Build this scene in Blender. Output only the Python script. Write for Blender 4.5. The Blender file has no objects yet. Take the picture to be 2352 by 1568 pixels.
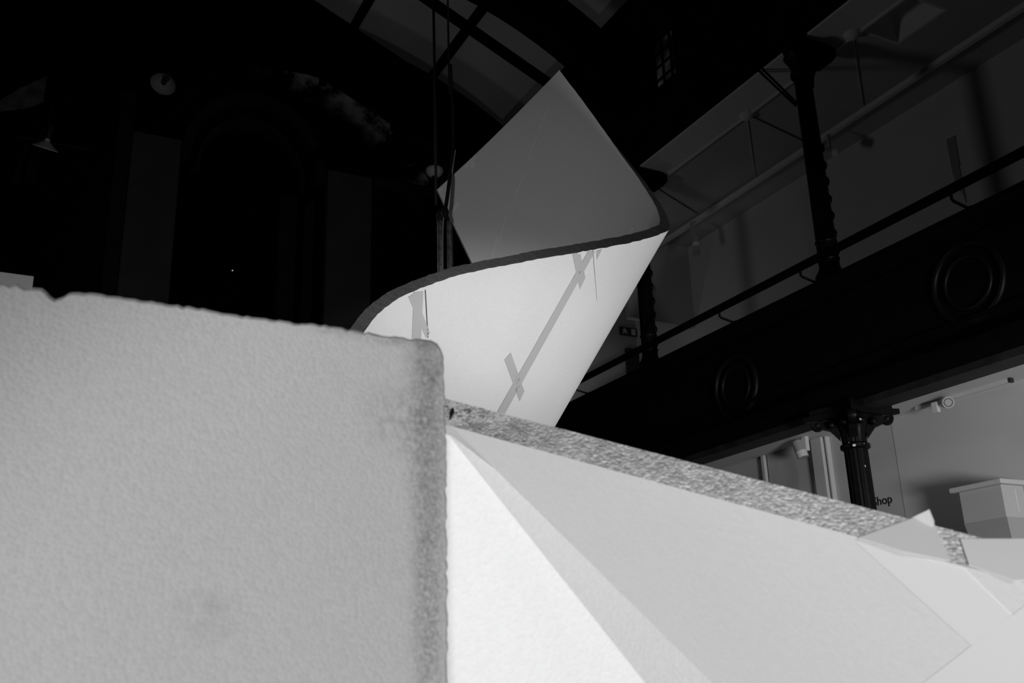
import bpy, bmesh, math, random
import numpy as np
from mathutils import Vector, Matrix
from mathutils.bvhtree import BVHTree

random.seed(7)
rng = np.random.default_rng(7)
SC = bpy.context.scene
COL = SC.collection

# ------------------------------------------------------------------ camera
EYE = np.array([0.0, 0.0, 1.1])                 # eye height above the hall floor
YAW, PITCH, ROLL = 0.48102785, 0.32235367, -0.03298111
F, CX, CY = 2287.0, 1176.0, 784.0
_fw = np.array([math.sin(YAW)*math.cos(PITCH), math.cos(YAW)*math.cos(PITCH), math.sin(PITCH)])
_r0 = np.array([math.cos(YAW), -math.sin(YAW), 0.0])
_u0 = np.cross(_r0, _fw)
_r = _r0*math.cos(ROLL) + _u0*math.sin(ROLL)
_u = -_r0*math.sin(ROLL) + _u0*math.cos(ROLL)
cam_d = bpy.data.cameras.new('camera')
cam = bpy.data.objects.new('camera', cam_d)
COL.objects.link(cam)
cam.matrix_world = Matrix(((_r[0], _u[0], -_fw[0], EYE[0]), (_r[1], _u[1], -_fw[1], EYE[1]),
                           (_r[2], _u[2], -_fw[2], EYE[2]), (0, 0, 0, 1)))
cam_d.sensor_width = 36.0
cam_d.lens = F/2352*36
cam_d.clip_start = 0.02
cam_d.dof.use_dof = True
cam_d.dof.focus_distance = 4.3
cam_d.dof.aperture_fstop = 11.0
SC.camera = cam

# ------------------------------------------------------------------ world, lights, exposure
w = bpy.data.worlds.new('dark_hall'); SC.world = w; w.use_nodes = True
w.node_tree.nodes['Background'].inputs[0].default_value = (1, 1, 1, 1)
w.node_tree.nodes['Background'].inputs[1].default_value = 0.0006
SC.view_settings.view_transform = 'Standard'
SC.view_settings.look = 'None'
SC.view_settings.exposure = 0.0
SC.view_settings.gamma = 1.0
SC.view_settings.use_curve_mapping = False

def lamp(name, kind, loc, target=None, energy=10, size=.2, spot=None, blend=.5):
    d = bpy.data.lights.new(name, kind); d.energy = energy
    o = bpy.data.objects.new(name, d); COL.objects.link(o); o.location = loc
    if kind == 'AREA': d.size = size
    else: d.shadow_soft_size = size
    if kind == 'SPOT':
        d.spot_size = math.radians(spot); d.spot_blend = blend
    if target is not None:
        o.rotation_euler = (Vector(target)-Vector(loc)).to_track_quat('-Z', 'Y').to_euler()
    return o

def camv(r, f, z):
    """point r metres right and f metres ahead of the eye on plan, z above the eye"""
    return (r*math.cos(YAW)+f*math.sin(YAW), -r*math.sin(YAW)+f*math.cos(YAW), EYE[2]+z)

def at_(px, py, d):
    v = ((px-CX)/F*d, -(py-CY)/F*d, d)
    return tuple(EYE+_r*v[0]+_u*v[1]+_fw*v[2])

# floodlight standing in the nave: throws the column shadows onto the gallery
lamp('flood_lamp_nave', 'POINT', (0.05, 7.8, 3.3), energy=72, size=.4)
# unseen fill spot added low behind the viewer to light the foam slabs
lamp('fill_spot_slabs', 'SPOT', camv(.25, -3.0, -.95), camv(-.03, 1.0, -.32), energy=490, size=.2, spot=25.4, blend=.2)
# harder light behind right
lamp('spot_lamp_right', 'SPOT', camv(1.3, -2.2, .5), camv(.2, 1.1, -.25), energy=145, size=.04, spot=30, blend=.4)
# unseen narrow spot added to lift the inside of the curled sheet
lamp('fill_spot_sheet', 'SPOT', camv(-.7, -3.4, .2), at_(1280, 480, 5.0), energy=225, size=.1, spot=24, blend=1.0)
# floor light under the curled sheet
lamp('floor_lamp_sheet', 'SPOT', camv(1.6, 2.85, -1.0), camv(0.15, 4.2, 1.1), energy=215, size=.15, spot=75, blend=.5)
# unseen lamp out in the nave, added to light the lower gallery wall
lamp('gallery_fill', 'SPOT', (4.4, -2.0, .7), (9.26, 8.4, 2.0), energy=1900, size=.9, spot=44, blend=.4)

lamp('lobby_lamp', 'POINT', (7.75, 12.3, 4.75), energy=3.2, size=.06)
# ------------------------------------------------------------------ maths helpers
CAMM = np.array([_r, _u, _fw])
def ray(px, py):
    return CAMM.T @ np.array([(px-CX)/F, -(py-CY)/F, 1.0])
def at(px, py, d):                                  # point seen at px,py at depth d ahead of the lens
    return EYE + ray(px, py)*d
def onX(px, py, X): r = ray(px, py); return EYE + r*(X-EYE[0])/r[0]
def onY(px, py, Y): r = ray(px, py); return EYE + r*(Y-EYE[1])/r[1]
def onZ(px, py, Z): r = ray(px, py); return EYE + r*(Z-EYE[2])/r[2]
def un(v): v = np.asarray(v, float); return v/np.linalg.norm(v)
def crom(P, n):
    P = np.asarray(P, float); m = len(P); out = []
    Q = np.vstack([2*P[0]-P[1], P, 2*P[-1]-P[-2]])
    for i in range(n):
        t = i/(n-1)*(m-1); k = min(int(t), m-2); t -= k
        a, b, c, d = Q[k], Q[k+1], Q[k+2], Q[k+3]
        out.append(.5*((2*b)+(c-a)*t+(2*a-5*b+4*c-d)*t*t+(3*b-a-3*c+d)*t**3))
    return np.array(out)

# ------------------------------------------------------------------ mesh builder
class MB:
    def __init__(s): s.v = []; s.f = []
    def add(s, vs, fs):
        k = len(s.v); s.v += [tuple(map(float, p)) for p in vs]; s.f += [tuple(i+k for i in f) for f in fs]; return s
    def box(s, a, b):
        x0, y0, z0 = np.minimum(a, b); x1, y1, z1 = np.maximum(a, b)
        return s.hexa([(x0,y0,z0),(x1,y0,z0),(x1,y1,z0),(x0,y1,z0),(x0,y0,z1),(x1,y0,z1),(x1,y1,z1),(x0,y1,z1)])
    def hexa(s, p):
        return s.add(p, [(0,3,2,1),(4,5,6,7),(0,1,5,4),(1,2,6,5),(2,3,7,6),(3,0,4,7)])
    def prism(s, poly, off):
        n = len(poly); poly = [np.asarray(p, float) for p in poly]; off = np.asarray(off, float)
        vs = poly + [p+off for p in poly]
        return s.add(vs, [tuple(range(n)), tuple(range(2*n-1, n-1, -1))] + [(i, i+n, (i+1) % n+n, (i+1) % n) for i in range(n)])
    def bar(s, a, b, wd, up=(0,0,1), h=None):
        a = np.asarray(a, float); b = np.asarray(b, float); d = un(b-a); h = h or wd
        sd = np.cross(d, up); sd = un(sd) if np.linalg.norm(sd) > 1e-6 else np.array([1., 0, 0]); u2 = np.cross(sd, d)
        q = [sd*wd/2*i+u2*h/2*j for i, j in ((-1,-1),(1,-1),(1,1),(-1,1))]
        return s.hexa([a+k for k in q]+[b+k for k in q])
    def tube(s, path, r, n=10, caps=True):
        P = [np.asarray(p, float) for p in path]; m = len(P); R = r if hasattr(r, '__len__') else [r]*m
        vs = []; ref = None
        for i in range(m):
            t = un(P[min(i+1, m-1)]-P[max(i-1, 0)])
            if ref is None: ref = np.array([0, 0, 1.]) if abs(t[2]) < .9 else np.array([1., 0, 0])
            a = un(ref-t*(ref@t)); ref = a; b = np.cross(t, a)
            for k in range(n):
                th = 2*math.pi*k/n; vs.append(P[i]+(a*math.cos(th)+b*math.sin(th))*R[i])
        fs = [(i*n+k, i*n+(k+1) % n, (i+1)*n+(k+1) % n, (i+1)*n+k) for i in range(m-1) for k in range(n)]
        if caps: fs += [tuple(range(n-1, -1, -1)), tuple((m-1)*n+k for k in range(n))]
        return s.add(vs, fs)
    def lathe(s, c, prof, n=24, axis=(0,0,1), flute=0, fl=0.0, caps=True):
        c = np.asarray(c, float); ax = un(axis); a = un(np.cross(ax, (0,1,0) if abs(ax[1]) < .9 else (1,0,0))); b = np.cross(ax, a)
        vs = []
        for r, h in prof:
            for k in range(n):
                th = 2*math.pi*k/n; rr = r*(1-fl*(.5+.5*math.cos(flute*th))) if flute else r
                vs.append(c+ax*h+(a*math.cos(th)+b*math.sin(th))*rr)
        m = len(prof)
        fs = [(i*n+k, i*n+(k+1) % n, (i+1)*n+(k+1) % n, (i+1)*n+k) for i in range(m-1) for k in range(n)]
        if caps:
            if prof[0][0] > 1e-5: fs.append(tuple(range(n-1, -1, -1)))
            if prof[-1][0] > 1e-5: fs.append(tuple((m-1)*n+k for k in range(n)))
        return s.add(vs, fs)
    def torus(s, c, R, r, axis, n=40, m=8, a0=0, a1=2*math.pi):
        ax = un(axis); a = un(np.cross(ax, (0,0,1) if abs(ax[2]) < .9 else (1,0,0))); b = np.cross(ax, a); c = np.asarray(c, float)
        closed = abs(a1-a0-2*math.pi) < 1e-6; N = n if closed else n+1; vs = []
        for i in range(N):
            th = a0+(a1-a0)*i/n; e = a*math.cos(th)+b*math.sin(th)
            for k in range(m):
                ph = 2*math.pi*k/m; vs.append(c+e*(R+r*math.cos(ph))+ax*r*math.sin(ph))
        fs = [(i*m+k, ((i+1) % N)*m+k, ((i+1) % N)*m+(k+1) % m, i*m+(k+1) % m) for i in range(n) for k in range(m)]
        return s.add(vs, fs)
    def build(s, name, mat, parent=None, smooth=0, bevel=0, seg=2, recalc=True):
        me = bpy.data.meshes.new(name); o = bpy.data.objects.new(name, me); COL.objects.link(o)
        off = np.zeros(3)
        q = parent
        while q is not None: off = off+np.array(q.location); q = q.parent
        me.from_pydata([(p[0]-off[0], p[1]-off[1], p[2]-off[2]) for p in s.v], [], s.f)
        if recalc:
            bm = bmesh.new(); bm.from_mesh(me); bmesh.ops.remove_doubles(bm, verts=bm.verts, dist=1e-6)
            bmesh.ops.recalc_face_normals(bm, faces=bm.faces); bm.to_mesh(me); bm.free()
        if smooth:
            me.polygons.foreach_set('use_smooth', [True]*len(me.polygons)); me.set_sharp_from_angle(angle=math.radians(smooth))
        if bevel:
            md = o.modifiers.new('edge', 'BEVEL'); md.width = bevel; md.segments = seg; md.limit_method = 'ANGLE'
        if mat: me.materials.append(mat)
        if parent is not None: o.parent = parent
        return o

def tag(o, label, cat, group=None, kind=None):
    o['label'] = label; o['category'] = cat
    if group: o['group'] = group
    if kind: o['kind'] = kind
    return o
def thing(name, label, cat, loc=(0,0,0), group=None, kind=None):
    o = bpy.data.objects.new(name, None); COL.objects.link(o); o.location = loc; o.empty_display_size = .1
    return tag(o, label, cat, group, kind)
def struct(o): o['kind'] = 'structure'; return o
def copy_tree(o, loc):
    c = o.copy(); COL.objects.link(c); c.location = loc
    for ch in o.children:
        d = ch.copy(); COL.objects.link(d); d.parent = c
        for g in ch.children:
            e = g.copy(); COL.objects.link(e); e.parent = d
    return c

# ------------------------------------------------------------------ materials
def mat(name, g, rough=.6, var=0, vscale=3, bump=0, bscale=40, metal=0, spec=.3, detail=4):
    m = bpy.data.materials.new(name); m.use_nodes = True; nt = m.node_tree; N = nt.nodes; L = nt.links
    b = N['Principled BSDF']; b.inputs['Roughness'].default_value = rough; b.inputs['Metallic'].default_value = metal
    b.inputs['Specular IOR Level'].default_value = spec
    b.inputs['Base Color'].default_value = (g, g, g, 1)
    tc = N.new('ShaderNodeTexCoord')
    if var:
        n = N.new('ShaderNodeTexNoise'); n.inputs['Scale'].default_value = vscale; n.inputs['Detail'].default_value = detail
        L.new(tc.outputs['Object'], n.inputs['Vector'])
        r = N.new('ShaderNodeMapRange'); r.inputs[1].default_value = .3; r.inputs[2].default_value = .7
        r.inputs[3].default_value = g*(1-var); r.inputs[4].default_value = g*(1+var)
        L.new(n.outputs['Fac'], r.inputs[0]); L.new(r.outputs[0], b.inputs['Base Color'])
    if bump:
        n2 = N.new('ShaderNodeTexNoise'); n2.inputs['Scale'].default_value = bscale; n2.inputs['Detail'].default_value = 3
        L.new(tc.outputs['Object'], n2.inputs['Vector'])
        bp = N.new('ShaderNodeBump'); bp.inputs['Strength'].default_value = bump; bp.inputs['Distance'].default_value = .01
        L.new(n2.outputs['Fac'], bp.inputs['Height']); L.new(bp.outputs[0], b.inputs['Normal'])
    return m

def foam(name, g, cell=230, bstr=.35, gvar=.06, stains_and_tone=(), rough=.75, blotch=.03):
    """bead foam: cells give relief and a little tone; stains = list of (centre, radii, amount, noise scale) in object space"""
    m = bpy.data.materials.new(name); m.use_nodes = True; nt = m.node_tree; N = nt.nodes; L = nt.links
    b = N['Principled BSDF']; b.inputs['Roughness'].default_value = rough; b.inputs['Specular IOR Level'].default_value = .2
    tc = N.new('ShaderNodeTexCoord')
    vo = N.new('ShaderNodeTexVoronoi'); vo.inputs['Scale'].default_value = cell; L.new(tc.outputs['Object'], vo.inputs['Vector'])
    no = N.new('ShaderNodeTexNoise'); no.inputs['Scale'].default_value = 6; no.inputs['Detail'].default_value = 5
    L.new(tc.outputs['Object'], no.inputs['Vector'])
    def math_(op, a, bb=None):
        k = N.new('ShaderNodeMath'); k.operation = op
        for i, x in enumerate((a, bb)):
            if x is None: continue
            if isinstance(x, (int, float)): k.inputs[i].default_value = x
            else: L.new(x, k.inputs[i])
        return k.outputs[0]
    sep = N.new('ShaderNodeSeparateColor'); L.new(vo.outputs['Color'], sep.inputs[0])
    val = math_('MULTIPLY_ADD', sep.outputs[0], 2*gvar*g)
    val.node.inputs[2].default_value = g*(1-gvar)
    bl = math_('MULTIPLY', math_('SUBTRACT', no.outputs['Fac'], .5), 4*blotch*g)
    val = math_('ADD', val, bl)
    for c, rad, amt, ns in stains_and_tone:
        mp = N.new('ShaderNodeMapping'); mp.vector_type = 'TEXTURE'
        mp.inputs['Location'].default_value = c; mp.inputs['Scale'].default_value = rad
        L.new(tc.outputs['Object'], mp.inputs['Vector'])
        ln = N.new('ShaderNodeVectorMath'); ln.operation = 'LENGTH'; L.new(mp.outputs[0], ln.inputs[0])
        fall = N.new('ShaderNodeMapRange'); fall.interpolation_type = 'SMOOTHSTEP'
        fall.inputs[1].default_value = 1.0; fall.inputs[2].default_value = .15; fall.inputs[3].default_value = 0; fall.inputs[4].default_value = 1
        L.new(ln.outputs['Value'], fall.inputs[0])
        sn = N.new('ShaderNodeTexNoise'); sn.inputs['Scale'].default_value = ns; sn.inputs['Detail'].default_value = 6; sn.inputs['Roughness'].default_value = .65
        L.new(tc.outputs['Object'], sn.inputs['Vector'])
        sr = N.new('ShaderNodeMapRange'); sr.inputs[1].default_value = .35; sr.inputs[2].default_value = .7; L.new(sn.outputs['Fac'], sr.inputs[0])
        k = math_('MULTIPLY', math_('MULTIPLY', fall.outputs[0], sr.outputs[0]), amt)
        val = math_('MULTIPLY', val, math_('SUBTRACT', 1.0, k))
    L.new(val, b.inputs['Base Color'])
    bp = N.new('ShaderNodeBump'); bp.inputs['Strength'].default_value = bstr; bp.inputs['Distance'].default_value = .003; bp.invert = True
    L.new(vo.outputs['Distance'], bp.inputs['Height']); L.new(bp.outputs[0], b.inputs['Normal'])
    return m

M_plaster = mat('white_plaster', .55, .8, var=.04, vscale=1.2)
M_plaster2 = mat('white_plaster_trim', .62, .7)
M_ceil = mat('painted_ceiling', .42, .8, var=.05, vscale=1.5)
M_iron = mat('black_iron', .004, .45, var=.3, vscale=20, spec=.14)
M_wood = mat('black_stained_timber', .0025, .6, var=.3, vscale=8, spec=.06)
M_darkwall = mat('dark_wall', .006, .9, var=.5, vscale=2, spec=.05)  # near-black base colour so the hall walls render black
M_pillar = mat('grey_painted_pier', .075, .9, var=.12, vscale=1.5, spec=.05)
M_arch = mat('dark_arch_stone', .022, .9, var=.2, vscale=3, spec=.05)
M_roof = mat('dark_boards', .005, .9, spec=.05)
M_pane = mat('blind_panel', .36, .9, var=.15, vscale=.8, spec=.05)
_b = M_pane.node_tree.nodes['Principled BSDF']; _b.inputs['Emission Color'].default_value = (1,1,1,1); _b.inputs['Emission Strength'].default_value = .003   # daylight through the blinds
M_sky = mat('rooflight_glass', .3, .6); _b = M_sky.node_tree.nodes['Principled BSDF']; _b.inputs['Emission Color'].default_value = (1,1,1,1); _b.inputs['Emission Strength'].default_value = .009
M_white = mat('white_enamel', .7, .4)
M_grey = mat('grey_plastic', .35, .5)
M_dark = mat('dark_fitting', .03, .5)
M_rope = mat('black_rope', .01, .8)
M_steel = mat('scuffed_steel', .5, .35, var=.5, vscale=30, metal=.8)
M_floor = mat('dark_floor', .02, .7, var=.2, vscale=2)
M_board = mat('pale_board', .3, .7)
M_black = mat('black_lettering', .01, .7)
M_tape = mat('clear_packing_tape', .57, .35, spec=.4)
M_tape2 = mat('pale_packing_tape', .86, .5, spec=.3)

SL = .45; ZEV = 9.6+EYE[2]
# ================================================================== LARGE STRUCTURE
Z0 = EYE[2]                                          # all heights below are measured from eye level, then lifted
YE = 16.0                                            # end wall
XG, XC, XW = 6.8, 7.0, 9.26                          # gallery front, columns, gallery back wall
ZSOF, ZCEIL = 2.73+Z0, 6.34+Z0
HX = 3.43                                            # middle of the nave

fl = MB().box((-4, -5, -.1), (XW, YE+4, 0)); struct(fl.build('floor', M_floor))

struct(MB().box((-3.4, -4, 0), (-3.2, YE+.6, 9)).build('wall_left', M_darkwall))
# end wall with one tall arched opening, piers on both sides
def arc_pts(cx, half, zs, rise, n=24):
    return [(cx+half*math.cos(math.pi*i/n), zs+rise*math.sin(math.pi*i/n)) for i in range(n+1)]   # right -> left
ax0, ax1 = .1275*YE, .287*YE
acx, ah = (ax0+ax1)/2, (ax1-ax0)/2
azs, arise = .535*YE+Z0, .097*YE
def arch_panel(x0, x1, ztop, cx, half, zs, rise, Ya, Yb):
    mb = MB(); a = arc_pts(cx, half, zs, rise)
    mb.prism([(x0,Ya,0),(cx-half,Ya,0),(cx-half,Ya,zs),(x0,Ya,zs)], (0,Yb-Ya,0))
    mb.prism([(cx+half,Ya,0),(x1,Ya,0),(x1,Ya,zs),(cx+half,Ya,zs)], (0,Yb-Ya,0))
    n = len(a); m = n//2
    edge = [(x1, zs)]+[(x1, ztop)]+[(x0, ztop)]+[(x0, zs)]
    for i in range(n-1):                              # fan the spandrels
        p, q = a[i], a[i+1]
        mb.prism([(p[0],Ya,p[1]),(p[0],Ya,ztop),(q[0],Ya,ztop),(q[0],Ya,q[1])], (0,Yb-Ya,0))
    mb.prism([(cx+half,Ya,zs),(x1,Ya,zs),(x1,Ya,ztop),(cx+half,Ya,ztop)], (0,Yb-Ya,0))
    mb.prism([(x0,Ya,zs),(cx-half,Ya,zs),(cx-half,Ya,ztop),(x0,Ya,ztop)], (0,Yb-Ya,0))
    return mb

# dark plaster with a band of bare pale plaster under the big arch line
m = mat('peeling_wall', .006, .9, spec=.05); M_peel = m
nt = m.node_tree; N = nt.nodes; L = nt.links
tc = N.new('ShaderNodeTexCoord')
mp = N.new('ShaderNodeMapping'); mp.vector_type = 'TEXTURE'; mp.inputs['Location'].default_value = (.222*YE, YE, .47*YE+Z0)
mp.inputs['Scale'].default_value = (.222*YE, 50, .222*YE); L.new(tc.outputs['Object'], mp.inputs['Vector'])
ln = N.new('ShaderNodeVectorMath'); ln.operation = 'LENGTH'; L.new(mp.outputs[0], ln.inputs[0])
band = N.new('ShaderNodeValToRGB'); e = band.color_ramp.elements
e[0].position = .78; e[0].color = (0,0,0,1); e[1].position = .93; e[1].color = (1,1,1,1); k = e.new(.975); k.color = (1,1,1,1); k = e.new(.985); k.color = (0,0,0,1)
L.new(ln.outputs['Value'], band.inputs[0])
no = N.new('ShaderNodeTexNoise'); no.inputs['Scale'].default_value = 1.6; no.inputs['Detail'].default_value = 9; no.inputs['Roughness'].default_value = .62; L.new(tc.outputs['Object'], no.inputs['Vector'])
rr = N.new('ShaderNodeMapRange'); rr.inputs[1].default_value = .5; rr.inputs[2].default_value = .62; L.new(no.outputs['Fac'], rr.inputs[0])
mu = N.new('ShaderNodeMath'); mu.operation = 'MULTIPLY'; L.new(band.outputs[0], mu.inputs[0]); L.new(rr.outputs[0], mu.inputs[1])
mr = N.new('ShaderNodeMapRange'); mr.inputs[3].default_value = .006; mr.inputs[4].default_value = .4; sx = N.new('ShaderNodeSeparateXYZ'); L.new(tc.outputs['Object'], sx.inputs[0])
zr_ = N.new('ShaderNodeMapRange'); zr_.inputs[1].default_value = .535*YE+EYE[2]; zr_.inputs[2].default_value = .575*YE+EYE[2]; L.new(sx.outputs[2], zr_.inputs[0])
xr_ = N.new('ShaderNodeMapRange'); xr_.inputs[1].default_value = .2*YE; xr_.inputs[2].default_value = .24*YE; L.new(sx.outputs[0], xr_.inputs[0])
mu3 = N.new('ShaderNodeMath'); mu3.operation = 'MULTIPLY'; L.new(mu.outputs[0], mu3.inputs[0]); L.new(xr_.outputs[0], mu3.inputs[1]); mu = mu3
mu2 = N.new('ShaderNodeMath'); mu2.operation = 'MULTIPLY'; L.new(mu.outputs[0], mu2.inputs[0]); L.new(zr_.outputs[0], mu2.inputs[1])
L.new(mu2.outputs[0], mr.inputs[0])
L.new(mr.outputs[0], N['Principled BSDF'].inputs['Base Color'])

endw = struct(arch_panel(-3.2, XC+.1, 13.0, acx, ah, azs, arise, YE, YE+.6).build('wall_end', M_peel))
pp = [onY(x, y, YE-.015) for x, y in ((-60,262),(0,230),(45,203),(95,180),(150,162),(203,150),(205,178),(196,204),(130,222),(70,246),(0,256),(-60,285))]
MB().prism(pp, (0,.015,0)).build('bare_plaster', mat('patchy_plaster', .26, .9, var=.95, vscale=1.8, spec=.05, detail=8), endw)
# stepped arch orders round the opening
for i, (hw, dy, mt) in enumerate(((ah*1.0, -.10, M_arch), (ah*.9, .08, M_darkwall), (ah*.83, .22, M_arch))):
    ro, ri = hw, hw-.16
    a = arc_pts(acx, ro, azs, arise*ro/ah); b = arc_pts(acx, ri, azs, arise*ri/ah)
    mb = MB()
    for j in range(len(a)-1):
        p, q, r_, s_ = a[j], a[j+1], b[j+1], b[j]
        mb.prism([(p[0],YE+dy,p[1]),(q[0],YE+dy,q[1]),(r_[0],YE+dy,r_[1]),(s_[0],YE+dy,s_[1])], (0,.25,0))
    mb.build('arch_order', mt, endw, smooth=30)
# recess behind the opening
rec = MB().box((ax0-.5, YE+3.2, 0), (ax1+.5, YE+3.4, 12)); rec.box((ax0-.5, YE+.6, ZEV-0), (ax1+.5, YE+3.2, ZEV+.1)); struct(rec.build('wall_recess', M_darkwall))
# painted piers left and right of the arch, with inner reveals
for (x0, x1) in ((.0785*YE, .1275*YE), (.2885*YE, .341*YE)):
    zt = .552*YE+Z0
    pr = MB().box((x0, YE-.16, 0), (x1, YE, zt)); pr.build('pier', M_pillar, endw, bevel=.02)
for (x0, x1, z0, z1) in ((.064*YE, .0785*YE, 0, .60*YE+Z0), (.245*YE, .265*YE, 0, .53*YE+Z0)):
    MB().box((x0, YE-.05 if x0 < 2 else YE+.5, z0), (x1, YE+.02 if x0 < 2 else YE+.8, z1)).build('pier_reveal', M_arch, endw)
# pale ledge strip and wall plate on the right of the end wall, low band of bare plaster
MB().box((.345*YE, YE-.12, .545*YE+Z0), (.425*YE, YE, .555*YE+Z0)).build('string_course', M_arch, endw)

def win_glass():
    m = mat('old_window_glass', .12, .3, var=.9, vscale=2.2); nt = m.node_tree
    b = nt.nodes['Principled BSDF']; b.inputs['Emission Color'].default_value = (1,1,1,1)      # faint dusk behind the leaded glass
    n = nt.nodes.new('ShaderNodeTexNoise'); n.inputs['Scale'].default_value = 2.4
    r = nt.nodes.new('ShaderNodeMapRange'); r.inputs[1].default_value = .42; r.inputs[2].default_value = .62; r.inputs[3].default_value = .0002; r.inputs[4].default_value = .012
    nt.links.new(nt.nodes['Texture Coordinate'].outputs['Object'], n.inputs['Vector']); nt.links.new(n.outputs['Fac'], r.inputs[0]); nt.links.new(r.outputs[0], b.inputs['Emission Strength'])
    return m
# clerestory wall above the gallery columns
clz0 = .905*XC+Z0
wc = MB()
wins = [(8.68, 9.22), (5.6, 6.14), (11.8, 12.34)]
wz0, wz1 = 7.18+Z0, 7.95+Z0
ys = [-3]; 
for a, b in sorted(wins): ys += [a, b]
ys.append(YE)
for i in range(0, len(ys), 2): wc.box((XC, ys[i], clz0), (XC+.22, ys[i+1], 10.0))
for a, b in wins:
    wc.box((XC, a, clz0), (XC+.22, b, wz0)); wc.box((XC, a, wz1), (XC+.22, b, 10.0))
wc.box((8.2, -3, 8.2), (8.3, YE, 10.5)); wc.box((XC+.22, -3, 8.2), (8.2, YE, 8.3))
struct(wc.build('wall_clerestory', M_darkwall))
for i, (a, b) in enumerate(sorted(wins)):
    root = thing('window_%d' % (i+1), 'leaded clerestory window above the gallery front', 'window', (XC+.12, (a+b)/2, wz0), kind='structure')
    del root['category']; del root['label']
    fr = MB()
    for y in np.linspace(a, b, 4): fr.box((XC+.08, y-.009, wz0), (XC+.11, y+.009, wz1))
    for z in np.linspace(wz0, wz1, 5): fr.box((XC+.08, a, z-.009), (XC+.11, b, z+.009))
    fr.build('window_frame', M_wood, root)
    yy = np.linspace(a, b, 4); zz = np.linspace(wz0, wz1, 5)
    for p in range(3):
        for q_ in range(4):
            MB().box((XC+.12, yy[p]+.004, zz[q_]+.004), (XC+.125, yy[p+1]-.004, zz[q_+1]-.004)).build('pane', mat_win if 'mat_win' in globals() else globals().setdefault('mat_win', win_glass()), root)

# gallery: back wall, soffit, floor, ceiling
YG0, YG1 = -2.0, 13.2
wr = MB().box((XW, YG0, 0), (XW+.2, YG1+.2, ZCEIL+.2)); WR = struct(wr.build('wall_right', M_plaster))
so = MB().box((XG+.35, YG0, ZSOF), (XW, YG1, ZSOF+.12)); struct(so.build('ceiling_lower', M_plaster2))
# upper ceiling with rooflight opening
p1, p2, p3, p4 = [onZ(a, b, ZCEIL) for a, b in ((1977,67),(2060,98),(2167,27),(2086,-10))]
rx0, rx1 = (p1[0]+p4[0])/2, (p2[0]+p3[0])/2; ry1, ry0 = (p1[1]+p2[1])/2, (p3[1]+p4[1])/2
ce = MB()
t = .03
ce.box((XC+.2, YG0, ZCEIL), (XW, ry0-t, ZCEIL+.1)); ce.box((XC+.2, ry1+t, ZCEIL), (XW, YG1, ZCEIL+.1))
ce.box((XC+.2, ry0-t, ZCEIL), (rx0-t, ry1+t, ZCEIL+.1)); ce.box((rx1+t, ry0-t, ZCEIL), (XW, ry1+t, ZCEIL+.1))
CE = struct(ce.build('ceiling_upper', M_ceil))
rl = MB()
t = .03; zz1 = ZCEIL+.42
rl.box((rx0-t, ry0-t, ZCEIL), (rx0, ry1+t, zz1)); rl.box((rx1, ry0-t, ZCEIL), (rx1+t, ry1+t, zz1))
rl.box((rx0, ry0-t, ZCEIL), (rx1, ry0, zz1)); rl.box((rx0, ry1, ZCEIL), (rx1, ry1+t, zz1))
rl.build('rooflight_curb', M_plaster2, CE)
MB().box((rx0-t, ry0-t, zz1), (rx1+t, ry1+t, zz1+.03)).build('rooflight_panel', M_sky, CE)
MB().box((XC+.02, YG0, ZCEIL-.03), (.848**-1*(ZCEIL-Z0)-.0, YG1, ZCEIL)).build('edge_beam', M_plaster2, CE, bevel=.01)
MB().box((7.47, YG0, ZCEIL-.05), (7.5, YG1, ZCEIL)).build('ceiling_bead', M_plaster2, CE)

# far end of the upper gallery: hanging bulkhead with a lobby behind it
bh0 = onX(1580, 640, XW); 
YB = 11.6
MB().box((XC+1.05, YB, 5.0+Z0), (XW, YB+.1, ZCEIL)).build('bulkhead', M_ceil, WR)
struct(MB().box((XG+.4, YG1, ZSOF), (XW, YG1+.15, ZCEIL)).build('wall_gallery_end', M_ceil))

# gallery front: fascia, mouldings, parapet
GF = thing('gallery_front', 'long black panelled gallery front running above the lower hall', 'balustrade', (XG, 5.6, ZSOF), kind='thing')
y0, y1 = YG0, YE-.1
MB().box((XG+.08, y0, .3103*(XG+.34)+Z0), (XG+.34, y1, 2.36+Z0)).build('bottom_beam', mat('worn_brown_beam', .014, .6, var=.5, vscale=6), GF)
def moulding(pts, name, mt=M_wood):
    MB().prism([(p[0], y0, p[1]+Z0) for p in pts], (0, y1-y0, 0)).build(name, mt, GF)
moulding([(XG+.3,2.28),(XG+.02,2.28),(XG-.04,2.36),(XG-.04,2.44),(XG+.0,2.5),(XG+.06,2.52),(XG+.3,2.52)], 'lower_moulding')
moulding([(XG+.06,2.52),(XG+.06,3.36),(XG+.3,3.36),(XG+.3,2.52)], 'parapet_board')
moulding([(XG+.3,3.36),(XG+.06,3.36),(XG+.0,3.42),(XG-.02,3.46),(XG-.02,3.51),(XG+.3,3.51)], 'parapet_cap')
moulding([(XG+.07,2.60),(XG+.03,2.60),(XG+.03,2.64),(XG+.07,2.66)], 'panel_bead')
moulding([(XG+.07,3.24),(XG+.03,3.25),(XG+.03,3.29),(XG+.07,3.30)], 'panel_bead')
for c in ((1690,888),(2222,648)):
    p = onX(c[0], c[1], XG+.06)
    for k in (0, 1):
        if k == 0: yy_ = p[1]; zz_ = p[2]
        MB().torus((XG+.06, yy_, zz_), (.33, .22)[k], (.03, .02)[k], (1,0,0), n=44, m=8).build('ring_moulding', M_iron, GF, smooth=60)
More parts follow.
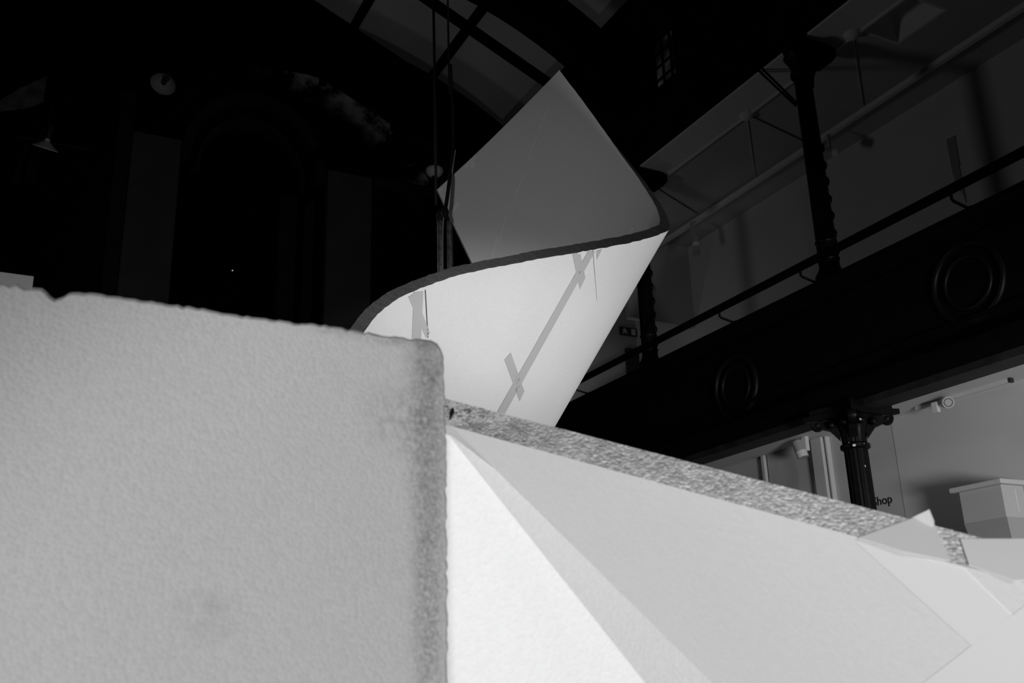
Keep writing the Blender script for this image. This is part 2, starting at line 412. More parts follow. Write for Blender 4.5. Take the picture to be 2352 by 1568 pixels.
# handrail on cranked brackets
HR = thing('handrail', 'plain black handrail carried on cranked brackets above the gallery front', 'handrail', (6.66, 5.6, 3.51+Z0))
XR = 6.66; zr = .5505*XR+Z0
MB().box((XR-.03, y0, zr-.035), (XR+.03, YG1, zr+.035)).build('rail', M_wood, HR, bevel=.008)
for c in ((2184,447),(1838,622),(1652,716),(1322,884),(2500,287)):
    p = onX(c[0], c[1], XR); y = p[1]
    for yy2 in (y,):
        mb = MB()
        mb.tube([(XR, yy2, zr-.03), (XR, yy2, zr-.085), (XR+.02, yy2-.0, zr-.10), (XR+.20, yy2-.0, zr-.135), (XR+.22, yy2, zr-.155), (XR+.22, yy2, 3.5+Z0)], .013, 8)
        mb.build('bracket', M_iron, HR, smooth=40)
        MB().lathe((XR+.22, yy2, 3.51+Z0), [(.035,0),(.035,.03),(.018,.05)], 12).build('bracket_foot', M_iron, HR, smooth=40)

# ------------------------------------------------------------------ cast-iron columns
COLY = [.944*XC, 1.387*XC, 1.387*XC+3.1]
zneck = onX(1962, 1027, XC)[2]
def make_column():
    y = COLY[0]; c = (XC, y, 0)
    root = thing('iron_column', 'x', 'column', c, kind='thing')
    # lower storey
    MB().lathe(c, [(.2,0),(.2,.12),(.17,.2),(.15,.3),(.125,.36)], 24).build('base', M_iron, root, smooth=40)
    MB().lathe(c, [(.118,.36),(.112,zneck*.6),(.108,zneck-.02)], 64, flute=16, fl=.09).build('lower_shaft', M_iron, root, smooth=60)
    MB().lathe((XC,y,zneck-.03), [(.115,0),(.135,.015),(.135,.045),(.115,.06)], 28).build('neck_ring', M_iron, root, smooth=40)
    MB().lathe((XC,y,zneck+.03), [(.112,0),(.118,.09),(.135,.15),(.17,.20),(.21,.24)], 64, flute=16, fl=.08).build('bell', M_iron, root, smooth=60)
    zt = zneck+.27
    # scroll leaves
    for k in range(8):
        th = math.pi/4*k+math.pi/8; d = np.array([math.cos(th), math.sin(th), 0])
        p = np.array([XC, y, zt-.06])+d*.2
        mb = MB().lathe(p-np.cross(d,(0,0,1))*.03, [(.001,-.004),(.02,0),(.034,.012),(.034,.048),(.02,.06),(.001,.064)], 14, np.cross(d,(0,0,1)))
        mb.build('scroll', M_iron, root, smooth=60)
    # concave-sided abacus
    poly = []
    for k in range(4):
        a0 = math.pi/4+math.pi/2*k; a1 = a0+math.pi/2
        c0 = np.array([math.cos(a0), math.sin(a0)])*.43; c1 = np.array([math.cos(a1), math.sin(a1)])*.43
        for i in range(7):
            t_ = i/7; q_ = c0*(1-t_)+c1*t_; q_ *= 1-.22*math.sin(math.pi*t_); poly.append((XC+q_[0], y+q_[1], zt))
    MB().prism(poly, (0,0,.05)).build('abacus', M_iron, root)
    MB().prism([(XC+(p[0]-XC)*.86, y+(p[1]-y)*.86, zt+.05) for p in poly], (0,0,.06)).build('abacus_top', M_iron, root)
    for k in range(4):
        th = math.pi/4+math.pi/2*k; d = np.array([math.cos(th), math.sin(th), 0])
        ax_ = np.cross(d,(0,0,1)); pv = np.array([XC,y,zt-.035])+d*.31
        MB().lathe(pv-ax_*.04, [(.001,-.006),(.02,0),(.02,.008),(.055,.004),(.06,.02),(.06,.06),(.055,.076),(.02,.072),(.02,.08),(.001,.086)], 18, ax_).build('volute', M_iron, root, smooth=50)
        q0, q1 = np.array([XC,y,zt-.2])+d*.12, np.array([XC,y,zt-.02])+d*.34
        MB().prism([q0-ax_*.035, np.array([XC,y,zt-.1])+d*.2-ax_*.035, np.array([XC,y,zt-.06])+d*.31-ax_*.035, q1-ax_*.035, np.array([XC,y,zt])+d*.1-ax_*.035], ax_*.07).build('leaf', M_iron, root)
    # block through the gallery floor
    MB().box((XC-.13,y-.13,zt+.11), (XC+.13,y+.13,3.55+Z0)).build('floor_block', M_iron, root)
    # upper storey
    zb, zt2 = 3.5+Z0, 5.86+Z0
    MB().lathe((XC,y,0), [(.15,zb),(.15,zb+.1),(.115,zb+.16),(.1,zb+.2)], 24).build('upper_base', M_iron, root, smooth=40)
    MB().lathe((XC,y,0), [(.1,zb+.2),(.095,zb+1.2),(.088,zt2)], 48, flute=12, fl=.06).build('upper_shaft', M_iron, root, smooth=60)
    zz_ = zb+.25
    for k in range(7):
        if k < 2: MB().lathe((XC,y,0), [(.094,zz_),(.11,zz_+.02),(.11,zz_+.03),(.094,zz_+.05)], 24).build('shaft_ring', M_iron, root, smooth=40)
        a = -.9+.2*(k % 2)
        d = np.array([math.cos(a), math.sin(a), 0]); p = np.array([XC,y,zz_+.11])+d*.092
        MB().lathe(p-np.array([0,0,.055]), [(.002,0),(.02,.02),(.028,.055),(.02,.09),(.002,.11)], 12).build('relief_boss', M_iron, root, smooth=60)
        zz_ += .19
    MB().lathe((XC,y,zt2-.02), [(.09,0),(.12,.03),(.12,.07),(.1,.1),(.13,.2),(.17,.27)], 28).build('upper_capital', M_iron, root, smooth=40)
    # corbel beam end towards the gallery ceiling, and curved brace
    zc = 6.19+Z0
    MB().prism([(XC-.18,y-.1,zc+.11),(XC+.36,y-.1,zc+.11),(XC+.44,y-.1,zc+.08),(XC+.44,y-.1,zc-.01),(XC+.36,y-.1,zc-.1),(XC-.1,y-.1,zc-.1)], (0,.2,0)).build('corbel_beam', M_wood, root)
    br = []
    for i in range(9):
        t_ = i/8; br.append((XC+.1+.2*t_**2.2, zc-.45+.36*t_))
    poly = [(x, y-.05, z) for x, z in br]+[(XC+.05, y-.05, zc-.08), (XC+.05, y-.05, zc-.5)]
    MB().prism(poly, (0,.1,0)).build('brace', M_wood, root)
    return root
def chip(px, pts, parent, r=.012):
    p = onX(px[0], px[1], XC-.118); sd = un(np.cross(ray(*px), (0,0,1)))
    p = p-un(ray(*px))*.03
    MB().prism([p+sd*a*r+np.array([0,0,b])*r for a, b in pts], un(ray(*px))*.004).build('paint_chip', M_white, parent)
c1 = make_column()
c1['label'] = 'black cast-iron column nearest the viewer, rising full height in front of the pale wall'
CHIPS = [((1962,1022), [(math.cos(t), math.sin(t)*.8) for t in np.linspace(0, 2*math.pi, 11)[:-1]], 1.4), ((1976,962), [(1,0),(.3,.3),(0,1),(-.4,.3),(-1,0),(-.3,-.3),(.1,-1),(.4,-.4)], 1.2),
         ((1914,970), [(2.4,.5),(1.5,.9),(0,.8),(-1,.4),(-1.6,-.3),(-.5,-.2),(.5,.1),(1.2,0)], 1.1), ((1987,1070), [(.3,1),(.6,-.6),(.1,-1),(-.4,.6)], 1.0), ((1950,1016), [(.4,.4),(-.4,.4),(-.4,-.4),(.4,-.4)], .7), ((1985,1018), [(.4,.4),(-.4,.4),(-.4,-.4),(.4,-.4)], .7)]
c2 = copy_tree(c1, (XC, COLY[1], 0)); c2['label'] = 'second black iron column, partly hidden behind the curled white sheet'
c3 = copy_tree(c1, (XC, COLY[2], 0)); c3['label'] = 'farthest black iron column, beyond the curled white sheet'

for px_, pts_, k_ in CHIPS: chip(px_, pts_, c1, .011*k_)
# ------------------------------------------------------------------ roof over the nave
SL = .45; ZEV = 9.6+Z0
def roofz(x): return ZEV-SL*(x-7.0) if x >= HX else ZEV-SL*(2*HX-x-7.0)
RF = MB()
for (xa, xb) in ((HX, 8.25), (2*HX-8.25, HX)):
    RF.prism([(xa,-4,roofz(xa)+.05),(xb,-4,roofz(xb)+.05),(xb,-4,roofz(xb)+.15),(xa,-4,roofz(xa)+.15)], (0,YE+4,0))
RF = struct(RF.build('roof', M_roof))
def onroof(px, py):
    r = ray(px, py); t_ = (ZEV+SL*7.0-EYE[2])/(r[2]+SL*r[0]); return EYE+r*t_
xs_p = [HX+.12]
pa = onroof(840, 10)[0]; pb = onroof(1060, 80)[0]; pc = onroof(1335, 185)[0]
ya = onroof(1130, 155)[1]
yr = [6.4, 8.2, 10.0, onroof(1150, 115)[1], onroof(1000, 165)[1], YE-.2]
xpur = [HX+.15, pa, pb, pc]
for x in xpur+[2*HX-x for x in xpur[1:]]:
    MB().box((x-.06, 4, roofz(x)-.1), (x+.06, YE, roofz(x)+.06)).build('purlin', M_wood, RF)
yraf = [5.0, 7.0, 9.0, onroof(1150, 110)[1], onroof(1000, 180)[1]+.15, YE-.9]
for y in yraf:
    for sgn in (1, -1):
        xa, xb = HX, HX+sgn*4.7
        MB().hexa([(xa,y-.09,roofz(xa)-.09),(xb,y-.09,roofz(xb)-.09),(xb,y+.09,roofz(xb)-.09),(xa,y+.09,roofz(xa)-.09),
                   (xa,y-.09,roofz(xa)+.06),(xb,y-.09,roofz(xb)+.06),(xb,y+.09,roofz(xb)+.06),(xa,y+.09,roofz(xa)+.06)]).build('rafter', M_wood, RF)
edges_x = sorted(xpur)
for i in range(len(edges_x)-1):
    for j in range(1, len(yraf)-1):
        xa, xb, ya_, yb_ = edges_x[i]+.06, edges_x[i+1]-.06, yraf[j]+.09, yraf[j+1]-.09
        if j == len(yraf)-2: ya_ += 1.1
        if yb_-ya_ < .1: continue
        MB().hexa([(xa,ya_,roofz(xa)),(xb,ya_,roofz(xb)),(xb,yb_,roofz(xb)),(xa,yb_,roofz(xa)),
                   (xa,ya_,roofz(xa)+.03),(xb,ya_,roofz(xb)+.03),(xb,yb_,roofz(xb)+.03),(xa,yb_,roofz(xa)+.03)]).build('blind_panel', M_pane, RF)
# arched ribs springing from the columns
for n_, Y in enumerate((COLY[1], COLY[2])):
    mb = MB(); cz = 3.47+Z0+.25*n_
    for R0, R1, hy in ((5.15, 5.55, .12), (5.55, 5.65, .2), (5.05, 5.15, .18)):
        a = []; 
        for i in range(33):
            x = HX+3.54*math.cos(math.pi*i/32)
            th0 = math.acos((x-HX)/R0*.999) if abs(x-HX) < R0 else 0
            a.append((x, cz+R0*math.sin(th0), cz+R1*math.sin(math.acos((x-HX)/R1))))
        for i in range(32):
            p, q = a[i], a[i+1]
            mb.prism([(p[0],Y-hy,p[1]),(q[0],Y-hy,q[1]),(q[0],Y-hy,q[2]),(p[0],Y-hy,p[2])], (0,2*hy,0))
    r_ = mb.build('roof_rib', M_wood, smooth=30); 
    tag(r_, ('black curved roof rib springing from the second iron column', 'farther black curved roof rib in front of the end wall')[n_], 'rib', kind='thing')
# moulded arch line on the end wall
mb = MB()
for R0, R1, dy in ((.228*YE, .238*YE, .18), (.243*YE, .248*YE, .12)):
    for i in range(40):
        t0, t1 = math.pi*i/40, math.pi*(i+1)/40; q = lambda R, t_: (.222*YE+R*math.cos(t_), YE-dy, .47*YE+Z0+R*math.sin(t_))
        mb.prism([q(R0,t0),q(R1,t0),q(R1,t1),q(R0,t1)], (0,dy,0))
mb.build('arch_moulding', mat('dark_moulding', .012, .6), endw, smooth=30)

# tie rods from the clerestory foot to the first column
for k, (a, b) in enumerate((((1733,150),(1838,252)), ((1742,146),(1842,248)))):
    p = onX(a[0], a[1], XC+.05); q = onX(b[0], b[1], XC)
    p[0] = XC+.02
    tag(MB().tube([p+un(q-p)*.03, q-un(q-p)*.1], .014, 8).build('tie_rod', M_iron, smooth=60), ('lower of two thin black tie rods meeting the nearest iron column', 'upper of two thin black tie rods meeting the nearest iron column')[k], 'rod', 'tie rods at the nearest column')

# ================================================================== GALLERY FITTINGS
def spot_fixture(name, label, px, X, size=1.0, mode='up', aim=(-.3,.3,-1), arm=True):
    p = onX(px[0], px[1], X); r = .055*size; L_ = .17*size
    root = thing(name, label, 'spotlight', p, 'spotlights on the gallery tracks')
    ax = un(aim)
    MB().lathe(p, [(r*.55,-L_*.62),(r*.95,-L_*.55),(r,-L_*.45),(r,L_*.5)], 24, ax).build('lamp_body', M_grey, root, smooth=40)
    MB().lathe(p, [(r*1.04,L_*.1),(r*1.04,L_*.5),(r*.9,L_*.5),(r*.9,L_*.42)], 24, ax, caps=False).build('lamp_rim', M_white, root, smooth=40)
    MB().lathe(p+ax*L_*.38, [(r*.88,0),(r*.5,.01),(.001,.012)], 24, ax).build('lens', M_white, root, smooth=40)
    return root, p
# upper trunking
T0 = onX(2400, -8, 8.77); zt_ = .7227*8.62+Z0
tag(MB().box((8.59,YG0,zt_-.03),(8.65,YB-.02,zt_+.03)).build('cable_trunking', M_plaster2), 'long pale cable trunking under the upper gallery ceiling', 'trunking')
for c, lb in (((1630,490),'')[:0] or ()): pass
S, p = spot_fixture('track_spotlight', 'small grey spotlight on the upper trunking beside the nearest iron column', (1907,350), 8.58, 1.0, aim=(.7,-.6,-.1))
MB().box((p[0]-.015,p[1]-.015,p[2]),(p[0]+.015,p[1]+.015,zt_-.03)).build('stem', M_grey, S)
S, p = spot_fixture('track_spotlight', 'small grey spotlight on the upper trunking just right of the curled white sheet', (1599,557), 8.58, 1.0, aim=(-.15,-.1,-1))
MB().box((p[0]-.05,p[1]-.03,p[2]+.02),(p[0]-.01,p[1]+.04,zt_-.03)).build('stem', M_grey, S)
# domes on the upper ceiling with conduits
for px, py, lb in ((1957,72,'round ceiling detector beside the rooflight'), (1714,259,'round ceiling detector in the middle bay of the upper gallery'), (1494,421,'round ceiling detector next to the edge of the curled white sheet')):
    p = onZ(px, py, ZCEIL)
    root = thing('ceiling_detector', lb, 'detector', p, 'round detectors on the upper ceiling')
    MB().lathe(p, [(.05,0),(.095,-.01),(.095,-.04),(.06,-.08),(.02,-.095),(.001,-.097)], 24).build('dome', M_plaster2, root, smooth=40)
    ends = {1957: ((1985,262),), 1714: ((1736,420),(1850,326)), 1494: ((1600,489),)}[px]
    for k_, e_ in enumerate(ends):
        q_ = onZ(*e_, ZCEIL-.012); shadow_ln = e_[0] in (1850, 1600)  # dark tubes draw in shadow lines beside the conduits
        MB().tube([p+un(q_-p)*.08+np.array([0,0,-.012]), q_], .007 if shadow_ln else .009, 6).build('cable' if shadow_ln else 'conduit', M_dark if shadow_ln else M_plaster, root, smooth=60)
# dark scar on the upper wall
a_, b_ = onX(2178, 318, XW), onX(2206, 446, XW)
mb = MB(); 
sc = [onX(x, y, XW-.012) for x, y in ((2173,320),(2193,311),(2196,330),(2201,362),(2205,380),(2202,378),(2215,440),(2219,465),(2212,448),(2196,420),(2188,400))]
mb.prism(sc, (.012,0,0)); tag(mb.build('bare_strip', mat('bare_plaster', .25, .9)), 'narrow dark strip of bare plaster on the upper gallery wall above the handrail', 'strip')

# exit sign, lobby door
p = onY(1443, 762, YG1-.02); ex = thing('exit_sign', 'small dark exit sign with a running figure and doorway, far end of the upper gallery', 'sign', p)
def epl(mbx, pts, d=.006): mbx.prism([p+np.array([x, -.02, z]) for x, z in pts], (0,-d,0))
W, H = .17, .07
MB().box(p+np.array([-W,-.02,-H]), p+np.array([W,.015,H])).build('sign_plate', M_dark, ex)
mb = MB(); epl(mb, [(.05,-.055),(.13,-.055),(.13,.055),(.05,.055)]); mb.build('doorway_symbol', M_plaster2, ex)
mb = MB()
epl(mb, [(-.10,.03),(-.075,.03),(-.075,.055),(-.10,.055)]); epl(mb, [(-.13,.02),(-.05,.025),(-.04,.0),(-.05,-.005),(-.07,.01),(-.13,.005)])
epl(mb, [(-.11,.01),(-.075,.01),(-.06,-.02),(-.03,-.025),(-.03,-.04),(-.075,-.035),(-.09,-.015),(-.115,-.05),(-.135,-.05),(-.105,-.01)])
mb.build('running_figure', M_plaster2, ex)
d0 = onY(1436, 800, YG1-.02); d1 = onY(1452, 860, YG1-.02)
dr = MB().box((d0[0], YG1-.05, ZSOF+.12), (d0[0]+.55, YG1, d0[2])); struct(dr.build('door_1', M_dark))

# ------------------------------------------------------------------ lower gallery wall
def strip(px0, px1, py, proud, name, mt, z1=None):
    a, b = onX(px0, py, XW), onX(px1, py, XW)
    return MB().box((XW-proud, min(a[1],b[1]), 0), (XW, max(a[1],b[1]), z1 or ZSOF)).build(name, mt, WR, bevel=.006)
strip(1757, 1764, 1075, .06, 'door_casing', M_plaster2)
strip(1877, 1902, 1040, .10, 'pilaster', M_plaster2)
strip(1906, 1910, 1040, .07, 'door_casing', M_plaster2)
strip(2058, 2440, 1040, .006, 'chimney_breast', M_plaster2)
MB().box((XW-.03, onX(1766,1075,XW)[1]-.02, 0), (XW, onX(1872,1075,XW)[1], ZSOF)).build('recess_panel', M_plaster, WR)
# lower track and spots
ta, tb = onZ(2112, 938, ZSOF-.02), onZ(2312, 872, ZSOF-.02)
xt = (ta[0]+tb[0])/2
TK = thing('light_track', 'short pale lighting track under the lower gallery ceiling, above the white cabinet', 'track', (xt, tb[1], ZSOF-.05))
MB().box((xt-.025, tb[1], ZSOF-.045), (xt+.025, ta[1], ZSOF)).build('track_rail', M_plaster2, TK)
MB().box((xt-.027, tb[1]-.03, ZSOF-.047), (xt+.027, tb[1], ZSOF)).build('end_cap', M_dark, TK)
S, p = spot_fixture('track_spotlight', 'round faced spotlight hanging from the lower gallery track above the white cabinet', (2174,924), xt-.12, 1.05, aim=(-.62,-.75,-.25))
MB().box((p[0]-.05,p[1]+.09,p[2]-.085),(p[0]+.0,p[1]+.165,ZSOF-.06)).build('gear_box', M_white, S, bevel=.005)
MB().torus(p+un((-.62,-.75,-.25))*.09, .042, .004, (-.62,-.75,-.25), n=30, m=6).build('grille_ring', M_dark, S)
S, p = spot_fixture('track_spotlight', 'grey spotlight pointing down beside the pilaster, left of the nearest iron column', (1838,1033), XW-.35, 1.25, aim=(.12,-.25,-1))
MB().box((p[0]+.02,p[1]-.09,p[2]-.02),(p[0]+.08,p[1]-.02,ZSOF)).build('gear_box', M_white, S, bevel=.005)
q = p+np.array([.06,-.06,-.1]); 
tag(MB().tube([q, q+np.array([.02,-.01,-.25]), q+np.array([.0,-.02,-.45]), q+np.array([.03,-.02,-.9])], .007, 6).build('power_cable', M_dark, smooth=60), 'thin dark cable hanging down from the grey spotlight beside the pilaster', 'cable')
tag(MB().box(onX(1872,1105,XW-.02), onX(1877,1135,XW-.06)).build('wall_switch', M_white, bevel=.004), 'tiny white switch on the pilaster below the grey spotlight', 'switch')
# wall cabinet
XB = 8.93-.14
yk = .74*XB; yl = .797*XB; zk1, zk0 = .1913*XB+Z0, .149*XB+Z0
CB = thing('wall_cabinet', 'white boxed wall cabinet with a projecting cornice under the lower gallery', 'cabinet', (XW-.14, (yk+yl)/2, zk0))
MB().box((XB, yk, zk0), (XW-.14, yl, zk1-.05)).build('body', M_plaster, CB, bevel=.006)
MB().box((XB-.06, yk-.05, zk1-.05), (XW-.14, yl+.07, zk1)).build('cornice', M_plaster2, CB, bevel=.01)
MB().hexa([(XB+.1,yk+.05,zk0-.5),(XW-.14,yk+.05,zk0-.5),(XW-.14,yl-.05,zk0-.5),(XB+.1,yl-.05,zk0-.5),(XB,yk,zk0),(XW-.14,yk,zk0),(XW-.14,yl,zk0),(XB,yl,zk0)]).build('lower_body', M_ceil, CB)
MB().box((XW-.3, yk-.012, zk0+.05), (XW-.28, yk, zk0+.28)).build('handle', M_white, CB)
# Shop lettering
cu = bpy.data.curves.new('lettering', 'FONT'); cu.body = 'Shop'; cu.size = .15; cu.extrude = .002; cu.align_x = 'LEFT'
to = bpy.data.objects.new('shop_lettering', cu); COL.objects.link(to)
p = onX(2006, 1163, XW)
to.matrix_world = Matrix(((0,0,-1,XW-.004),(-1,0,0,p[1]),(0,1,0,p[2]),(0,0,0,1)))
cu.materials.append(M_black)
bpy.context.view_layer.update()
tm = bpy.data.meshes.new_from_object(to); t2 = bpy.data.objects.new('shop_lettering', tm); COL.objects.link(t2); t2.matrix_world = to.matrix_world
bpy.data.objects.remove(to); to = t2
tag(to, 'black Shop lettering on the pale wall beside the nearest iron column', 'lettering')

# ================================================================== LAMPS AND ROPES IN THE NAVE
def pendant(label, px, Y, r, tilt=(0,0,1), shape='cone', top=None):
    p = onY(px[0], px[1], Y); root = thing('pendant_lamp', label, 'lamp', p, 'pendant lamps in the dark hall')
    ax = un(tilt)
    if shape == 'cone':
        MB().lathe(p, [(r,0),(r*.98,.015),(r*.35,r*.52),(r*.2,r*.62),(r*.2,r*.8)], 32, ax).build('shade', M_white, root, smooth=40)
        MB().lathe(p+ax*r*.8, [(r*.2,0),(r*.22,.02),(r*.22,.16),(r*.1,.2)], 16, ax).build('lamp_holder', M_dark, root, smooth=40)
    elif shape == 'bowl':
        MB().lathe(p, [(.001,-r*.75),(r*.5,-r*.66),(r*.85,-r*.35),(r,0),(r*.96,r*.25),(r*.75,r*.42)], 32, ax).build('glass_bowl', M_white, root, smooth=60)
        MB().lathe(p, [(r*.3,-r*.8),(r*.34,-r*.74),(r*.3,-r*.62)], 16, ax).build('finial', M_dark, root, smooth=60)
    MB().tube([p+ax*r*.6, np.array([p[0], p[1], (ZEV if p[1] > YE else 0) or roofz(p[0])])], .012, 6).build('stem', M_dark, root, smooth=60)
    return root, p
R_, p = pendant('white enamel pendant lamp tilted to show its inside, above the left pier', (376,190), 14.6, .19, shape='none')
ax = un((.25,.35,.9))
MB().lathe(p, [(.2,-.04),(.185,.0),(.09,.1),(.06,.13)], 32, ax, caps=False).build('shade', M_grey, R_, smooth=40)
MB().lathe(p, [(.001,-.03),(.035,-.02),(.045,.02),(.03,.09),(.06,.13),(.06,.25)], 20, ax).build('bulb_holder', M_dark, R_, smooth=40)
MB().tube([p+np.array([-.19,-.18,-.02]), p+np.array([.02,-.14,.25])], .012, 6).build('stay_bar', M_dark, R_, smooth=60)
_v = un(ray(102, 340)); _ax = np.array([.12, 0, 1.0]); _ax = _ax-_v*(_ax@_v)*1.02
R_, p = pendant('small white conical pendant lamp seen from the side, at the far left', (103,341), 14.0, .18, tilt=_ax)
R_, p = pendant('dim conical pendant lamp inside the arched opening', (542,334), YE+1.6, .16)
R_, p = pendant('round white bowl lamp hanging left of the curled sheet corner', (998,393), 14.2, .155, shape='bowl')
p0, p1_ = onY(30,310,14.0), onY(210,345,14.0)
tag(MB().tube([p0, p1_], .005, 6).build('stay_wire', M_dark, smooth=60), 'thin wire crossing above the small conical lamp at the far left', 'wire')
# ropes holding the sheet
ra = [at(1028, -30, 5.4), at(1036, 150, 5.2), at(1041, 300, 5.05), at(1036, 380, 4.96), at(1029, 440, 4.88), at(1022, 487, 4.84)]
rp = thing('suspension_rope', 'black rope knotted to the left corner of the curled white sheet', 'rope', tuple(ra[-1]))
def top_up(a): 
    t_ = (roofz(a[0])-a[2]); return np.array([a[0], a[1], a[2]+t_])
ra0 = [top_up(ra[0])]+ra
MB().tube(crom(ra0, 40), [.006]*28+[.010]*12, 8).build('rope_strand', M_rope, rp, smooth=60)
MB().lathe(ra[-1]+np.array([0,0,0]), [(.002,-.035),(.015,-.02),(.02,0),(.014,.02),(.002,.035)], 12).build('knot', M_rope, rp, smooth=60)
rb = [at(995, -30, 7.5), at(998, 160, 7.3)]
tag(MB().tube([top_up(rb[0])]+rb+[at(1002, 470, 7.3)], .011, 8).build('hanging_rope', M_rope, smooth=60), 'plain black rope hanging straight from the roof left of the curled sheet', 'rope')
cd = [at(1045,352,5.1), at(1036,400,5.1), at(1030,470,5.3), at(1017,520,5.3), at(1016,640,5.3)]
cdo = MB().tube(crom([at(1046,345,5.3), at(1038,400,5.15), at(1030,470,5.4), at(1018,510,5.4), at(1017,700,5.4)], 24), .0035, 6).build('thin_cord', M_grey, smooth=60)
tag(cdo, 'thin pale cord running down past the left corner of the curled sheet', 'cord')
for px, lb in ((1012, 'left of two scuffed steel poles behind the rim of the curled sheet'), (1034, 'right of two scuffed steel poles behind the rim of the curled sheet')):
    b = at(px, 640, 5.75); tp = onY(px+1, 492, b[1])
    root = thing('support_pole', lb, 'pole', (b[0], b[1], 0), 'steel poles behind the curled sheet')
    MB().lathe((b[0], b[1], 0), [(.018,.02),(.018,tp[2])], 16).build('tube', M_steel, root, smooth=60)
    MB().lathe((b[0], b[1], 0), [(.025,0),(.025,.015),(.022,.03),(.02,.05)], 24).build('foot_plate', M_steel, root, smooth=40)
    MB().lathe((b[0], b[1], tp[2]), [(.022,-.05),(.022,.0),(.012,.02)], 16).build('end_cap', M_dark, root, smooth=40)

# pale board standing far left
b0, b1_ = onY(-60, 622, 9.5), onY(78, 634, 9.5)
tag(MB().box((b0[0], 9.5, 0), (b1_[0], 9.54, b1_[2])).build('display_board', M_board, bevel=.004), 'pale display board standing beyond the big foam slab at the far left', 'board')
p = onY(534, 621, YE+.4)
m_led = bpy.data.materials.new('indicator_glow'); m_led.use_nodes = True
m_led.node_tree.nodes['Principled BSDF'].inputs['Emission Color'].default_value = (1,1,1,1); m_led.node_tree.nodes['Principled BSDF'].inputs['Emission Strength'].default_value = .5
tag(MB().lathe(p, [(.001,-.012),(.012,-.004),(.012,.004),(.001,.012)], 10).build('indicator_light', m_led, smooth=60), 'tiny glowing indicator light in the dark arched opening', 'light')

# ================================================================== CURLED FOAM SHEET
rim = [(790,890,3.42),(815,800,3.5),(845,750,3.58),(880,710,3.66),(925,680,3.74),(978,657,3.82),(1050,633,3.88),(1130,615,3.92),(1220,598,3.96),(1300,584,4.05),
       (1365,573,4.14),(1430,561,4.26),(1485,548,4.40),(1522,535,4.53),(1537,526,4.64),(1536,508,4.74),(1524,480,4.84),(1489,428,4.97),(1440,365,5.1),(1405,322,5.19),(1350,255,5.32),(1284,178,5.46)]
bot = [(850,1240,4.6),(870,1225,4.64),(890,1210,4.68),(910,1200,4.72),(935,1190,4.76),(960,1180,4.8),(990,1170,4.88),(1020,1160,4.88),(1055,1150,4.92),(1090,1143,4.98),
       (1115,1138,5.03),(1140,1132,5.08),(1162,1127,5.13),(1184,1121,5.18),(1197,1114,5.22),(1205,1090,5.24),(1213,1050,5.25),(1215,960,5.24),(1190,850,5.21),(1150,748,5.17),(1085,612,5.11),(1002,436,5.03)]
NR, NS = 150, 26
Rm = crom([at(*p) for p in rim], NR); Bt = crom([at(*p) for p in bot], NR)
S_ = np.linspace(0, 1, NS)
TH = .052*np.clip(1-.8*np.clip((np.linspace(0,1,NR)-.80)/.2, 0, 1)[:,None]*S_[None,:]**2, .2, 1)[:,:,None]
G = Rm[:, None, :]*(1-S_[None, :, None])+Bt[:, None, :]*S_[None, :, None]
du = np.gradient(G, axis=0); dv = np.gradient(G, axis=1)
Nn = np.cross(du, dv); Nn /= np.linalg.norm(Nn, axis=2, keepdims=True)
# inward: away from the viewer on the front wall
if (Nn[45, 10]@(G[45, 10]-EYE)) < 0: Nn = -Nn
edge_n = (rng.random((NR, 1, 1))-.5)*.004
G[:, :1] += np.array([0, 0, 1.0])*edge_n
Gi = G+Nn*TH
CS = thing('curled_foam_sheet', 'big white foam sheet curled into an open cone, patched with tape, hung by ropes', 'sheet', (*(G[60, -1][:2]), 0))
vs = [*G.reshape(-1, 3), *Gi.reshape(-1, 3)]; nv = NR*NS; fs = []
for i in range(NR-1):
    for j in range(NS-1):
        a, b, c, d = i*NS+j, (i+1)*NS+j, (i+1)*NS+j+1, i*NS+j+1
        fs += [(a,b,c,d), (a+nv,d+nv,c+nv,b+nv)]
M_sheet = foam('sheet_foam', .84, cell=150, bstr=.12, gvar=.02, blotch=.012)
M_sheet_edge = foam('sheet_cut_edge', .21, cell=150, bstr=.4, gvar=.15)
sh = MB().add(vs, fs).build('sheet', M_sheet, CS, smooth=40, recalc=False)
em = MB()
for i in range(NR-1):
    a, b = i*NS, (i+1)*NS; em.add([vs[a], vs[b], vs[b+nv], vs[a+nv]], [(0,1,2,3)])
    a, b = i*NS+NS-1, (i+1)*NS+NS-1; em.add([vs[a], vs[b], vs[b+nv], vs[a+nv]], [(0,1,2,3)])
for i in (0, NR-1):
    for j in range(NS-1): a, b = i*NS+j, i*NS+j+1; em.add([vs[a], vs[b], vs[b+nv], vs[a+nv]], [(0,1,2,3)])
em.build('cut_edge', M_sheet_edge, CS)
bvh = BVHTree.FromPolygons([tuple(v) for v in vs], fs)
def cast(px, py):
    r = un(ray(px, py)); h = bvh.ray_cast(Vector(EYE), Vector(r))
    if h[0] is None: return None
    n = np.array(h[1]); n = n if n@r < 0 else -n
    return np.array(h[0])+n*.0022
